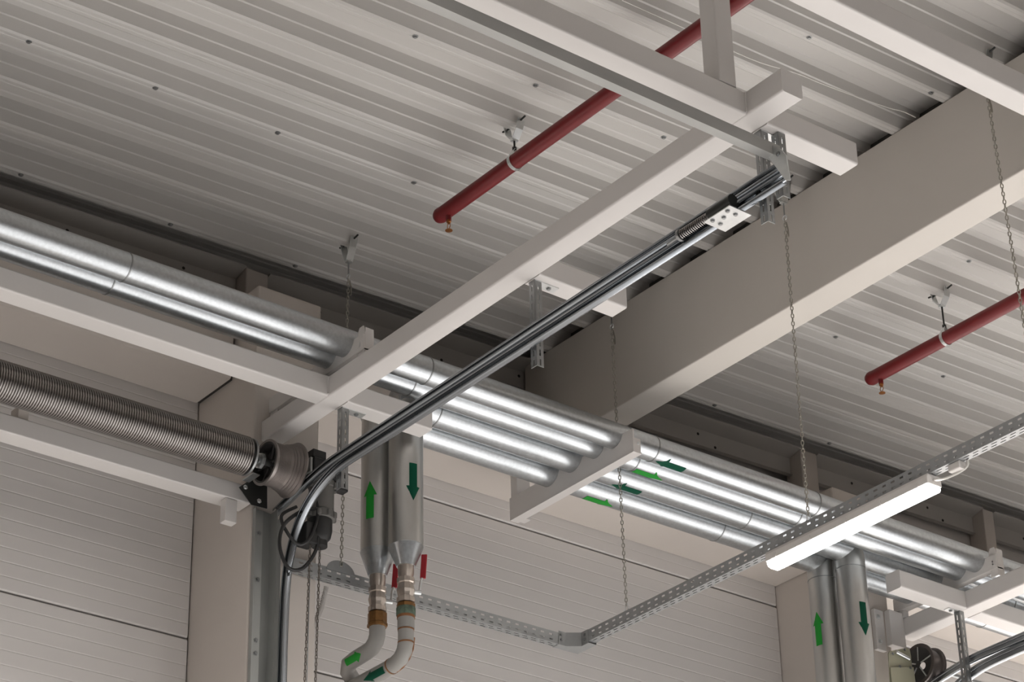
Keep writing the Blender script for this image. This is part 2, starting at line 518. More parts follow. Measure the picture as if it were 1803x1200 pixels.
labels = {1: 'galvanised insulated pipe nearest the camera, topmost of the parallel run along the wall',
          2: 'galvanised insulated pipe just below the topmost one, second of the run along the wall',
          3: 'galvanised insulated pipe feeding the right-hand riser of each pair, third of the run',
          4: 'galvanised insulated pipe nearest the wall, lowest of the run in the photo'}
cuts = {1: (1.3, 2.75, 4.277, 5.80, 6.945, 7.118, 8.165, 9.7, 11.2), 2: (1.3, 2.75, 4.277, 5.805, 7.111, 8.165, 9.7, 11.2),
        3: (6.068, 7.977, 9.9, 11.4), 4: (6.07, 7.957, 9.9, 11.4)}
RIS = {3: (5.915, 8.717), 4: (5.887, 8.69)}
ZB = {3: 6.193, 4: 6.224}
for i in (1, 2, 3, 4):
    y, z, r = PIPES[i]
    t = empty('insulated_pipe', (7.2, y, z - r), labels[i], 'pipe', 'galvanised insulated pipes along the wall')
    x0 = -4.0 if i < 3 else RIS[i][0]
    run_jacket(t, x0, 14.0, y, z, r, cuts[i])
    # flow arrows on the underside
    if i in (1, 3):
        arrow_on_cyl('flow_arrow', 'dgreen', t, (7.135 if i == 1 else 7.125, y, z), (1, 0, 0), (0, -0.10 if i == 1 else 0.0, -1), r, 0.175, 0.021, 0.04, True)
    else:
        arrow_on_cyl('flow_arrow', 'green', t, (7.12 if i == 2 else 7.105, y, z), (1, 0, 0), (0, 0.05, -1), r, 0.175, 0.021, 0.04, False)
    if i >= 3:
        for q, xr in enumerate(RIS[i]):
            RR = 0.0775
            zb = ZB[i] if q == 0 else 4.2
            MB().lathe([(RR, 0), (RR, z - 0.115 - zb)], (xr, y, zb), (0, 0, 1), 36).build('riser_jacket', 'galv_riser', t, smooth=True)
            MB().lathe([(RR, 0), (RR, 0.115)], (xr, y, z - 0.115), (0, 0, 1), 36).build('riser_collar', 'galv_riser', t, smooth=True)
            MB().lathe([(RR - 0.002, -0.003), (RR + 0.0015, -0.002), (RR + 0.0015, 0.002), (RR - 0.002, 0.003)], (xr, y, z - 0.115), (0, 0, 1), 36, False).build('joint_band', 'zincdull', t, smooth=True)
            if q == 0 and i == 4 or q == 0:
                MB().lathe([(r * 1.0, 0), (r * 1.02, 0.05), (r * 0.7, 0.085), (0.01, 0.095)], (xr + 0.02, y, z), (-1, 0, 0), 36).build('end_cap', 'galv', t, smooth=True)
            # arrows on the risers
            ang = radians(-153 if i == 4 and q == 0 else (-172 if i == 4 else -101))
            ref = (cos(ang), sin(ang), 0)
            zz = {(4, 0): 6.359, (3, 0): 6.386, (4, 1): 6.418, (3, 1): 6.412}[(i, q)]
            arrow_on_cyl('flow_arrow', 'green' if i == 4 else 'dgreen', t, (xr, y, zz), (0, 0, 1), ref, RR, 0.182, 0.019, 0.033, i == 3)
    if i >= 3:
        xr = RIS[i][0]
        zb = ZB[i]
        # reducer cone, valve, fittings and grey pipe below the left pair
        hc = 0.115 if i == 4 else 0.095
        MB().lathe([(0.0775, 0.0), (0.079, -0.004), (0.042, -hc)], (xr, y, zb), (0, 0, 1), 36).build('reducer_cone', 'galv', t, smooth=True)
        zc = zb - hc
        MB().lathe([(0.036, 0.01), (0.036, -0.035), (0.032, -0.05), (0.032, -0.07)], (xr, y, zc), (0, 0, 1), 24).build('pipe_neck', 'nickel', t, smooth=True)
        zv = zc - 0.055
        vb = MB().lathe([(0.030, 0), (0.040, -0.003), (0.040, -0.024), (0.034, -0.028), (0.038, -0.045), (0.041, -0.06), (0.038, -0.075), (0.034, -0.09), (0.041, -0.094), (0.041, -0.118), (0.030, -0.12)], (xr, y, zv), (0, 0, 1), 10).build('valve_body', 'nickel', t)
        sdir = Vector((0.95, -0.3, 0)).normalized()
        c0 = Vector((xr, y, zv - 0.06))
        MB().tube([c0 + sdir * 0.03, c0 + sdir * 0.068], 0.011, 12).build('valve_stem', 'zinc', vb, smooth=True)
        MB().tube([c0 + sdir * 0.062, c0 + sdir * 0.068 + Vector((0, 0, 0.05)), c0 + sdir * 0.075 + Vector((0, 0, 0.07))], 0.006, 8).build('valve_lever', 'zinc', vb, smooth=True)
        hp = c0 + sdir * 0.078 + Vector((0, 0, 0.07))
        hm = MB().prism(rrect(-0.013, 0.013, -0.005, 0.005, 0.004), 'z', 0.0, 0.11)
        ho = hm.build('valve_handle', 'redhandle', vb)
        ho.location = hp
        ho.rotation_euler = (0.05, 0.08, atan2(sdir.y, sdir.x) - 0.6)
        zn = zv - 0.12
        if i == 4:
            MB().lathe([(0.034, 0), (0.043, -0.004), (0.043, -0.05), (0.046, -0.054), (0.046, -0.066), (0.036, -0.07)], (xr, y, zn), (0, 0, 1), 8).build('union_nut', 'bronze', t)
            ze = zn - 0.07
            path = [(xr, y, ze + 0.01), (xr, y, ze - 0.035), (xr, y + 0.012, ze - 0.062), (xr, y + 0.04, ze - 0.082), (xr, y + 0.08, ze - 0.088), (xr, y + 0.17, ze - 0.092),
                    (xr, y + 0.215, ze - 0.098), (xr + 0.015, y + 0.245, ze - 0.122), (xr + 0.06, y + 0.252, ze - 0.165), (xr + 0.105, y + 0.252, ze - 0.22), (xr + 0.11, y + 0.252, ze - 0.32), (xr + 0.11, y + 0.252, 4.0)]
            MB().tube(path, 0.036, 20).build('lower_pipe', 'greypipe', t, smooth=True)
            arrow_on_cyl('flow_arrow', 'green', t, (xr, y + 0.075, ze - 0.089), (0, 1, -0.03), (-0.75, 0, -0.35), 0.0362, 0.12, 0.016, 0.027, True)
        else:
            MB().lathe([(0.033, 0), (0.041, -0.003), (0.041, -0.02), (0.036, -0.024)], (xr, y, zn), (0, 0, 1), 8).build('union_nut', 'bronze', t)
            MB().lathe([(0.041, 0), (0.043, -0.004), (0.043, -0.034), (0.041, -0.038)], (xr, y, zn - 0.02), (0, 0, 1), 20).build('union_ring', 'patina', t, smooth=True)
            MB().lathe([(0.040, 0), (0.040, -0.012)], (xr, y, zn - 0.058), (0, 0, 1), 20).build('rusty_ring', 'rust', t, smooth=True)
            ze = zn - 0.068
            path = [(xr, y, ze), (xr, y, ze - 0.11), (xr, y + 0.010, ze - 0.145), (xr, y + 0.035, ze - 0.172), (xr, y + 0.075, ze - 0.185), (xr, y + 0.14, ze - 0.19), (xr, y + 0.75, ze - 0.195)]
            MB().tube(path, 0.035, 20).build('lower_pipe', 'greypipe', t, smooth=True)
            MB().lathe([(0.0375, 0), (0.0375, -0.05)], (xr, y, ze), (0, 0, 1), 20).build('pipe_socket', 'greypipe', t, smooth=True)
            for zz, rr in ((ze - 0.052, 0.0365), (ze - 0.112, 0.0362)):
                MB().tube([(xr, y, zz), (xr, y, zz - 0.006)], rr, 20).build('weld_seam', 'rust', t, smooth=True)
            # rust streak along the outer bend
            MB().tube([(xr + 0.026, y - 0.018, ze - 0.09), (xr + 0.024, y - 0.012, ze - 0.14), (xr + 0.022, y + 0.012, ze - 0.176), (xr + 0.018, y + 0.05, ze - 0.202), (xr + 0.012, y + 0.085, ze - 0.212)], 0.0085, 8).build('rust_streak', 'rust', t, smooth=True)
            MB().tube([(xr, y + 0.10, ze - 0.187), (xr, y + 0.107, ze - 0.1875)], 0.0368, 20).build('weld_seam', 'rust', t, smooth=True)
            arrow_on_cyl('flow_arrow', 'dgreen', t, (xr, y + 0.12, ze - 0.19), (0, 1, -0.01), (-0.75, 0, -0.35), 0.0352, 0.15, 0.016, 0.027, False)
    settle(t)

# ------------------------------------------------------------------ pipe brackets


def saddle_profile(y0, y1, zb, pipes, ztop):
    """plate outline in Y-Z with round notches for the pipes; y0 near end, y1 wall end"""
    pts = [(y0, zb), (y1, zb), (y1, ztop)]
    for i in reversed(pipes):
        y, z, r = PIPES[i]
        r = r + 0.001
        c = max(-1, min(1, (ztop - z) / r))
        a = math.degrees(math.asin(c))
        # from wall side of the notch round the bottom to the near side
        pts += arc((y, z), r, a, -180 - a, 14)
    pts += [(y0, ztop)]
    return pts


def bracket(x, kind, label, pipes):
    t = empty('pipe_bracket', (x, 8.2, 6.76), label, 'bracket', 'painted brackets carrying the pipe run')
    if kind == 'arm':
        MB().prism(saddle_profile(7.765, 8.69, 6.772, pipes, 6.885), 'x', x, x + 0.006).build('saddle_plate', 'tube', t)
        MB().box(x, x + 0.05, 7.765, 8.69, 6.766, 6.773).build('bottom_flange', 'tube', t)
        MB().box(x + 0.0065, x + 0.09, 8.64, 8.689, 6.7735, 7.12).build('wall_leg', 'tube', t, bevel=0.004)
        MB().box(x + 0.006, x + 0.045, 7.765, 7.772, 6.773, 6.84).build('end_plate', 'tube', t)
        bolt(t, (x + 0.03, 7.765, 6.815), (0, -1, 0), 0.006, 0.008)
    else:
        MB().prism(saddle_profile(7.765, 8.5, 6.815, pipes, 6.89), 'x', x, x + 0.006).build('saddle_plate', 'tube', t)
        MB().box(x + 0.0065, x + 0.045, 7.765, 8.5, 6.815, 6.822).build('top_flange', 'tube', t)
        pr = [(7.765, 6.777), (7.815, 6.777), (7.815, 6.915), (7.803, 6.935), (7.775, 6.935), (7.765, 6.90)]
        MB().prism(pr, 'x', x + 0.0065, x + 0.012).build('near_post', 'tube', t)
        MB().box(x + 0.0125, x + 0.055, 7.765, 7.771, 6.777, 6.925).build('post_flange', 'tube', t)
        MB().box(x + 0.007, x + 0.045, 8.44, 8.50, 6.777, 6.814).build('far_post', 'tube', t)
        bolt(t, (x + 0.006, 7.79, 6.855), (-1, 0, 0), 0.005, 0.006)
        bolt(t, (x + 0.006, 7.79, 6.84), (-1, 0, 0), 0.005, 0.006)
    settle(t)


bracket(5.372, 'post', 'white bracket with a short post, on the frame beside the left column', [1, 2])
bracket(6.886, 'arm', 'white cantilever arm under four pipes in the middle of the wall', [1, 2, 3, 4])
bracket(9.335, 'post', 'white bracket with round saddles above the frame at the right edge', [1, 2, 3, 4])

# ------------------------------------------------------------------ welded tube frames that carry the door tracks
ZF0, ZF1 = 6.675, 6.775


def xtube(parent, name, x0, x1, y0, y1, z0=ZF0, z1=ZF1, r=0.009):
    return MB().prism(rrect(y0, y1, z0, z1, r), 'x', x0, x1).build(name, 'tube', parent, smooth=True, angle=35, weighted=True)


def ytube(parent, name, x0, x1, y0, y1, z0=ZF0, z1=ZF1, r=0.009):
    return MB().prism(rrect(x0, x1, z0, z1, r), 'y', y0, y1).build(name, 'tube', parent, smooth=True, angle=35, weighted=True)


fr = empty('track_frame', (5.40, 8.5, ZF0), 'white welded square-tube frame crossing the photo from the left door to the upper right', 'frame', 'white tube frames over the doors')
ytube(fr, 'long_tube', 5.347, 5.447, 5.145, 8.517)
xtube(fr, 'cross_tube', 1.9, 5.346, 7.988, 8.088)
xtube(fr, 'cross_tube', 1.9, 5.346, 5.330, 5.430)
xtube(fr, 'stub_tube', 5.448, 5.90, 7.985, 8.085)
xtube(fr, 'stub_tube', 5.448, 5.90, 6.650, 6.750)
xtube(fr, 'stub_tube', 5.448, 5.905, 5.330, 5.430)
MB().prism(rrect(5.222, 5.308, 5.330, 5.412, 0.008), 'z', ZF1 + 0.001, zdeck(5.26) + 0.01).build('hanger_post', 'tube', fr, smooth=True, weighted=True)
# weld beads at the joints
for (yy, xx) in ((7.988, 5.346), (5.330, 5.346)):
    for sg in (0, 1):
        MB().tube([(xx, yy + 0.1 * sg, ZF0 + 0.008), (xx, yy + 0.1 * sg, ZF1 - 0.008)], 0.005, 8).build('weld_bead', 'tube', fr, smooth=True)
settle(fr)

fr2 = empty('track_frame', (9.40, 8.5, ZF0), 'white welded square-tube frame at the lower right corner in front of the pipes', 'frame', 'white tube frames over the doors')
ytube(fr2, 'long_tube', 9.352, 9.452, 5.145, 8.49)
xtube(fr2, 'stub_tube', 8.868, 9.351, 8.010, 8.110)
xtube(fr2, 'cross_tube', 9.453, 13.0, 8.005, 8.105)
xtube(fr2, 'stub_tube', 8.868, 9.351, 6.650, 6.750)
xtube(fr2, 'cross_tube', 9.453, 13.0, 5.330, 5.430)
MB().box(9.17, 9.24, 8.490, 8.516, 6.57, 6.80).build('anchor_plate', 'tube', fr2, bevel=0.003)
MB().box(9.245, 9.352, 8.452, 8.49, 6.60, 6.80).build('anchor_stub', 'tube', fr2, bevel=0.003)
for zz in (6.755, 6.615):
    bolt(fr2, (9.195, 8.49, zz), (0, -1, 0), 0.009, 0.010)
settle(fr2)

tag(MB().prism(rrect(4.655, 4.752, ZF0, ZF1, 0.009), 'x', 1.9, 9.2).build('steel_tube', 'tube', smooth=True, angle=35, weighted=True),
    'white square steel tube crossing in front of the girder at the upper right corner', 'tube')

# ------------------------------------------------------------------ overhead door track (left door)


def rail_ring(sx, hh):
    """C-shaped roller track, open towards sx*X; offsets (x, n)"""
    d = 0.024
    return [(sx * d, -hh + 0.015), (sx * (d + 0.001), -hh + 0.006), (sx * (d - 0.006), -hh), (sx * 0.006, -hh), (0, -hh + 0.005),
            (0, -0.007), (sx * 0.006, -0.003), (sx * 0.006, 0.003), (0, 0.007),
            (0, hh - 0.005), (sx * 0.006, hh), (sx * (d - 0.012), hh), (sx * (d - 0.002), hh - 0.008), (sx * d, hh - 0.018)]


def rail(parent, name, path, sx, hh, material='rail'):
    """path in a plane of constant X"""
    path = [Vector(p) for p in path]
    prof = rail_ring(sx, hh)

    def ring(i):
        a = path[max(i - 1, 0)]
        b = path[min(i + 1, len(path) - 1)]
        t = (b - a).normalized()
        nrm = Vector((0, t.z, -t.y)) if t.y < 0 else Vector((0, -t.z, t.y))
        return [Vector((x, 0, 0)) + nrm * n for x, n in prof]
    return MB().sweep(path, ring, False, False).build(name, material, parent, smooth=True, solid=0.0022, angle=50)


def perforated_hanger(parent, x, y, z0, z1, name='hanger', facing=-1):
    """slotted angle: one leg facing X, one leg facing -Y, with long slots"""
    w = 0.034
    hm = MB()
    zc = []
    z = z1 - 0.02
    us = [z1]
    while z > z0 + 0.03:
        us += [z, z - 0.028]
        zc.append((z - 0.028, z))
        z -= 0.042
    us.append(z0)
    us = sorted(us)

    def hole(u, v):
        return any(a < u < b for a, b in zc) and abs(v - w / 2) < 0.0035
    vc = [0.0, w / 2 - 0.0035, w / 2 + 0.0035, w]
    hm.plate(lambda u, v: (x, y + v, u), us, vc, hole)
    hm.plate(lambda u, v: (x + v, y, u), us, vc, hole)
    return hm.build(name, 'zincdull', parent, solid=0.003)


def foot_plate(parent, x0, x1, y0, y1, z):
    f_ = MB().box(x0, x1, y0, y1, z - 0.004, z).build('foot_plate', 'zinc', parent)
    for xx in (x0 + (x1 - x0) * 0.3, x0 + (x1 - x0) * 0.7):
        bolt(f_, (xx, (y0 + y1) / 2, z - 0.004), (0, 0, -1), 0.008, 0.007, 'zincdull')
    return f_


def smooth_path(pts, n=6):
    out = []
    P = [Vector(p) for p in pts]
    for i in range(len(P) - 1):
        p0 = P[max(i - 1, 0)]
        p1, p2 = P[i], P[i + 1]
        p3 = P[min(i + 2, len(P) - 1)]
        for k_ in range(n):
            t = k_ / n
            out.append(0.5 * ((2 * p1) + (p2 - p0) * t + (2 * p0 - 5 * p1 + 4 * p2 - p3) * t * t + (3 * p1 - p0 - 3 * p2 + p3) * t ** 3))
    out.append(P[-1])
    return out


XR = 5.437
tr = empty('door_track', (XR, 8.45, 4.0), 'double overhead door track running diagonally below the frame, curving down at the left column', 'door track', 'overhead door tracks')
up = [(XR, 5.25, 6.447), (XR, 6.6, 6.436), (XR, 7.9, 6.422), (XR, 8.05, 6.420)]
up_tail = [(XR, 8.05, 6.420), (XR, 8.15, 6.412), (XR, 8.27, 6.392), (XR, 8.40, 6.366), (XR, 8.508, 6.342)]
rail(tr, 'upper_rail', up[:-1] + smooth_path(up_tail, 4), -1, 0.023)
low = [(XR, 7.80, 6.377), (XR, 7.98, 6.376), (XR, 8.10, 6.357), (XR, 8.22, 6.306), (XR, 8.315, 6.225), (XR, 8.375, 6.115), (XR, 8.408, 5.985), (XR, 8.420, 5.78), (XR, 8.424, 5.40)]
rail(tr, 'lower_rail', [(XR, 5.25, 6.394), (XR, 6.6, 6.386)] + smooth_path(low, 6) + [(XR, 8.424, 3.5)], -1, 0.027)
# vertical angle on the column
MB().add([(5.315, 8.512, 3.5), (5.315, 8.512, 6.33), (5.405, 8.512, 6.33), (5.405, 8.512, 3.5), (5.405, 8.455, 3.5), (5.405, 8.455, 6.33), (5.315, 8.49, 3.5), (5.315, 8.49, 6.33), (5.36, 8.505, 3.5), (5.36, 8.505, 6.33)],
         [(0, 1, 9, 8), (8, 9, 2, 3), (3, 2, 5, 4), (0, 6, 7, 1)]).build('vertical_angle', 'rail_dark', tr, solid=0.004)
MB().box(5.405, 5.41, 8.43, 8.50, 3.5, 6.28).build('angle_flange', 'rail_dark', tr)
for zz in (6.22, 6.0, 5.72, 5.66):
    bolt(tr, (5.345, 8.506, zz), (0, -1, 0), 0.008, 0.006, 'zincdull')
# slotted hangers from the frame
for hy in (8.035, 6.690, 5.372):
    perforated_hanger(tr, 5.452, hy, 6.285, ZF0 - 0.001)
    foot_plate(tr, 5.453, 5.575, hy - 0.002, hy + 0.040, ZF0 - 0.0005)
perforated_hanger(tr, 5.512, 5.345, 6.40, ZF0 - 0.001)
for hy in (8.035, 6.690, 5.372):
    for zz in (6.425, 6.385):
        bolt(tr, (XR - 0.003, hy + 0.017, zz + (6.69 - hy) * 0.012), (-1, 0, 0), 0.009, 0.008, 'blackplate')
# end plate and tie channel
MB().prism([(5.290, 6.550), (5.284, 6.482), (5.214, 6.352), (5.192, 6.342), (5.201, 6.450), (5.225, 6.490)], 'x', 5.394, 5.399).build('end_plate', 'zinc', tr)
for p in ((5.272, 6.512), (5.238, 6.475)):
    bolt(tr, (5.394, p[0], p[1]), (-1, 0, 0), 0.007, 0.006, 'zincdull')
ch = MB()
prof = [(5.262, 6.486), (5.300, 6.486), (5.300, 6.489), (5.265, 6.489), (5.265, 6.533), (5.300, 6.533), (5.300, 6.536), (5.262, 6.536)]
ch.prism(prof, 'x', 2.0, 5.43)
ch.build('tie_channel', 'channel', tr)
# spring bumper with its plate
bm = MB().tube([(5.395, 5.48, 6.405), (5.395, 5.60, 6.402)], 0.026, 20).build('bumper', 'blackplate', tr, smooth=True)
MB().tube([(5.395, 5.52, 6.405), (5.395, 5.84, 6.398)], 0.006, 10).build('bumper_rod', 'zincdull', bm, smooth=True)
sp = []
for q in range(0, 16 * 14 + 1):
    th = 2 * pi * q / 14
    sp.append((5.395 + 0.016 * cos(th), 5.60 + 0.16 * q / (16 * 14), 6.402 + 0.016 * sin(th)))
MB().tube(sp, 0.003, 6).build('bumper_spring', 'springm', bm, smooth=True)
MB().tube([(5.395, 5.76, 6.40), (5.395, 5.772, 6.40)], 0.024, 16).build('bumper_washer', 'zincdull', bm, smooth=True)
pl = MB().add([(5.355, 5.46, 6.360), (5.355, 5.60, 6.360), (5.46, 5.60, 6.358), (5.46, 5.46, 6.358)], [(0, 1, 2, 3)]).build('bumper_plate', 'zinc', tr, solid=0.004)
for (px_, py_) in ((5.372, 5.49), (5.372, 5.57), (5.39, 5.53), (5.41, 5.49), (5.41, 5.57)):
    bolt(pl, (px_, py_, 6.3575), (0, 0, -1), 0.007, 0.006, 'zincdull')
settle(tr)

# right door track
XR2 = 9.372
tr2 = empty('door_track', (XR2, 8.45, 4.0), 'double overhead door track curving away at the lower right corner', 'door track', 'overhead door tracks')
rail(tr2, 'upper_rail', [(XR2, 5.25, 6.44), (XR2, 7.70, 6.418)] + smooth_path([(XR2, 7.85, 6.417), (XR2, 8.05, 6.412), (XR2, 8.25, 6.385), (XR2, 8.42, 6.35)], 5), 1, 0.023)
rail(tr2, 'lower_rail', [(XR2, 5.25, 6.39), (XR2, 7.5, 6.365)] + smooth_path([(XR2, 7.75, 6.364), (XR2, 7.95, 6.355), (XR2, 8.10, 6.325), (XR2, 8.22, 6.27), (XR2, 8.315, 6.19), (XR2, 8.375, 6.08), (XR2, 8.408, 5.95), (XR2, 8.424, 5.4)], 6) + [(XR2, 8.424, 3.5)], 1, 0.027)
for hy in (8.050, 6.690):
    perforated_hanger(tr2, 9.335, hy, 6.20, ZF0 - 0.001)
    foot_plate(tr2, 9.262, 9.366, hy + 0.002, hy + 0.038, ZF0 - 0.0005)
settle(tr2)

# ------------------------------------------------------------------ door header tube and torsion spring shaft
hd = empty('door_header', (4.0, 8.56, 6.35), 'white horizontal header beam under the torsion spring at the left door', 'beam')
MB().prism(rrect(8.515, 8.615, 6.352, 6.436, 0.007), 'x', 1.66, 5.300).build('header_tube', 'tube', hd, smooth=True, angle=35, weighted=True)
MB().box(5.175, 5.235, 8.516, 8.56, 6.24, 6.351).build('header_leg', 'tube', hd, bevel=0.004)
MB().box(4.165, 4.215, 8.53, 8.60, 6.437, 6.50).build('spacer_block', 'concrete', hd, bevel=0.003)
settle(hd)

SY, SZ, SR = 8.35, 6.478, 0.087
ts = empty('torsion_spring_shaft', (4.6, SY, SZ - SR), 'door balancing shaft with a long grey torsion spring at the left edge', 'spring shaft')
MB().tube([(1.8, SY, SZ), (5.46, SY, SZ)], 0.0135, 14).build('shaft', 'zincdull', ts, smooth=True)
turns = int((5.165 - 2.2) / 0.0117)
wire = 0.0056
nseg = 20
sp = []
for q in range(turns * nseg + 1):
    th = 2 * pi * q / nseg
    sp.append((2.2 + 0.0117 * q / nseg, SY + (SR - wire) * cos(th), SZ + (SR - wire) * sin(th)))
MB().tube(sp, wire, 8).build('spring_coil', 'springm', ts, smooth=True)
# winding cone at the coil end
MB().lathe([(0.060, -0.02), (0.070, 0.0), (0.084, 0.004), (0.084, 0.014), (0.045, 0.02), (0.030, 0.05), (0.022, 0.055)], (5.168, SY, SZ), (1, 0, 0), 24).build('spring_cone', 'zincdull', ts, smooth=True)
MB().lathe([(0.030, 0), (0.036, 0.002), (0.036, 0.016), (0.030, 0.018)], (5.232, SY, SZ), (1, 0, 0), 8).build('shaft_collar', 'zinc', ts)
# bearing plate
MB().prism([(5.212, 6.391), (5.262, 6.437), (5.294, 6.456), (5.353, 6.464), (5.358, 6.328), (5.278, 6.325)], 'y', 8.468, 8.473).build('bearing_plate', 'blackplate', ts)
MB().box(5.225, 5.26, 8.38, 8.467, 6.425, 6.430).build('bearing_arm', 'zinc', ts)
for p in ((5.243, 6.398), (5.315, 6.352)):
    bolt(ts, (p[0], 8.468, p[1]), (0, -1, 0), 0.008, 0.006)
# cable drum: rim, grooved body, spokes
dr = MB().lathe([(0.094, 0.0), (0.105, 0.0), (0.105, 0.008), (0.098, 0.012), (0.094, 0.014), (0.094, 0.078), (0.098, 0.082), (0.104, 0.088), (0.100, 0.094), (0.107, 0.100), (0.103, 0.106), (0.112, 0.113), (0.107, 0.119), (0.118, 0.127), (0.114, 0.133), (0.126, 0.141), (0.124, 0.148), (0.108, 0.148)], (5.262, SY, SZ), (1, 0, 0), 40, False).build('cable_drum', 'drum', ts, smooth=True, angle=30)
MB().lathe([(0.0935, 0.0), (0.086, 0.001), (0.084, 0.05), (0.02, 0.055)], (5.262, SY, SZ), (1, 0, 0), 36, False).build('drum_hub', 'drumdark', dr, smooth=True)
for q in range(6):
    th = q * pi / 3
    MB().tube([(5.290, SY + 0.022 * cos(th), SZ + 0.022 * sin(th)), (5.285, SY + 0.088 * cos(th), SZ + 0.088 * sin(th))], 0.006, 6).build('drum_spoke', 'drumdark', dr)
for q in range(9):
    xx = 5.285 + q * 0.0065
    MB().lathe([(0.0945, -0.003), (0.0975, 0.0), (0.0945, 0.003)], (xx, SY, SZ), (1, 0, 0), 32, False).build('cable_turn', 'drum', dr, smooth=True)
settle(ts)

# right drum and its ivory bearing plate
td = empty('cable_drum', (9.40, 8.36, 6.38), 'dark cable drum with an ivory bearing plate at the bottom right', 'drum')
MB().lathe([(0.094, 0.0), (0.112, 0.0), (0.112, 0.010), (0.096, 0.014), (0.094, 0.075), (0.106, 0.082), (0.102, 0.09), (0.110, 0.098), (0.098, 0.10)], (9.325, 8.36, 6.475), (1, 0, 0), 36, False).build('drum_body', 'drum2', td, smooth=True, angle=30)
MB().lathe([(0.0935, 0.002), (0.05, 0.03), (0.02, 0.035)], (9.325, 8.36, 6.475), (1, 0, 0), 30, False).build('drum_hub', 'drumdark', td, smooth=True)
for q in range(5):
    th = q * 2 * pi / 5 + 0.4
    MB().tube([(9.326, 8.36 + 0.02 * cos(th), 6.475 + 0.02 * sin(th)), (9.326, 8.36 + 0.094 * cos(th), 6.475 + 0.094 * sin(th))], 0.004, 6).build('drum_spoke', 'zinc', td)
MB().prism([(9.125, 6.30), (9.135, 6.50), (9.145, 6.515), (9.275, 6.565), (9.30, 6.56), (9.305, 6.53), (9.305, 6.30)], 'y', 8.385, 8.390).build('bearing_plate', 'ivory', td)
MB().prism([(9.128, 6.30), (9.13, 6.42), (9.305, 6.46), (9.31, 6.30)], 'y', 8.375, 8.380).build('clamp_plate', 'ivory', td)
MB().tube([(9.18, 8.372, 6.515), (9.27, 8.366, 6.495)], 0.010, 10).build('shaft_end', 'zinc', td, smooth=True)
for p in ((9.155, 6.50), (9.25, 6.545), (9.20, 6.44), (9.28, 6.45)):
    bolt(td, (p[0], 8.375, p[1]), (0, -1, 0), 0.006, 0.006, 'zincdull')
MB().tube([(9.44, 8.36, 6.475), (13.0, 8.36, 6.475)], 0.012, 10).build('shaft', 'zincdull', td, smooth=True)
settle(td)

# ------------------------------------------------------------------ door operator (chain hoist)
mo = empty('door_operator', (5.53, 8.33, 6.12), 'grey and black chain hoist motor mounted behind the curved track at the left column', 'motor')
MB().box(5.475, 5.60, 8.28, 8.42, 6.455, 6.545).build('gear_case', 'black', mo, bevel=0.008)
MB().box(5.475, 5.545, 8.29, 8.36, 6.546, 6.585).build('switch_box', 'black', mo, bevel=0.004)
MB().box(5.585, 5.66, 8.285, 8.33, 6.42, 6.50).build('mount_plate', 'black', mo, bevel=0.003)
bolt(mo, (5.63, 8.285, 6.46), (0, -1, 0), 0.007, 0.006)
MB().box(5.462, 5.474, 8.29, 8.40, 6.47, 6.54).build('side_plate', 'rail_dark', mo, bevel=0.003)
MB().lathe([(0.056, 0), (0.060, -0.006), (0.060, -0.03), (0.056, -0.034), (0.056, -0.145), (0.061, -0.15), (0.061, -0.185), (0.052, -0.19)], (5.548, 8.33, 6.455), (0, 0, 1), 28).build('motor_body', 'motor', mo, smooth=True)
for q in range(5):
    th = radians(-170 + q * 40)
    for zz in (6.428, 6.285):
        MB().lathe([(0.008, -0.014), (0.010, -0.01), (0.010, 0.01), (0.008, 0.014)], (5.548 + 0.063 * cos(th), 8.33 + 0.063 * sin(th), zz), (0, 0, 1), 8).build('lug', 'motor', mo)
MB().lathe([(0.055, 0), (0.055, -0.05), (0.048, -0.085), (0.035, -0.10), (0.035, -0.125)], (5.543, 8.33, 6.266), (0, 0, 1), 20).build('chain_cover', 'black', mo, smooth=True)
MB().box(5.455, 5.515, 8.30, 8.38, 6.135, 6.235).build('chain_guide', 'black', mo, bevel=0.006)
MB().tube(smooth_path([(5.50, 8.30, 6.30), (5.44, 8.31, 6.28), (5.36, 8.33, 6.20), (5.345, 8.34, 6.10), (5.39, 8.34, 6.01), (5.46, 8.33, 6.02), (5.515, 8.31, 6.12), (5.52, 8.30, 6.25), (5.52, 8.30, 6.33)], 6), 0.0085, 8).build('cable_loop', 'black', mo, smooth=True)
MB().tube(smooth_path([(5.51, 8.30, 6.34), (5.50, 8.29, 6.24), (5.47, 8.30, 6.15), (5.43, 8.32, 6.12), (5.38, 8.33, 6.16), (5.35, 8.34, 6.24), (5.42, 8.33, 6.30)], 6), 0.0075, 8).build('cable_loop', 'black', mo, smooth=True)
settle(mo)

# ------------------------------------------------------------------ chains


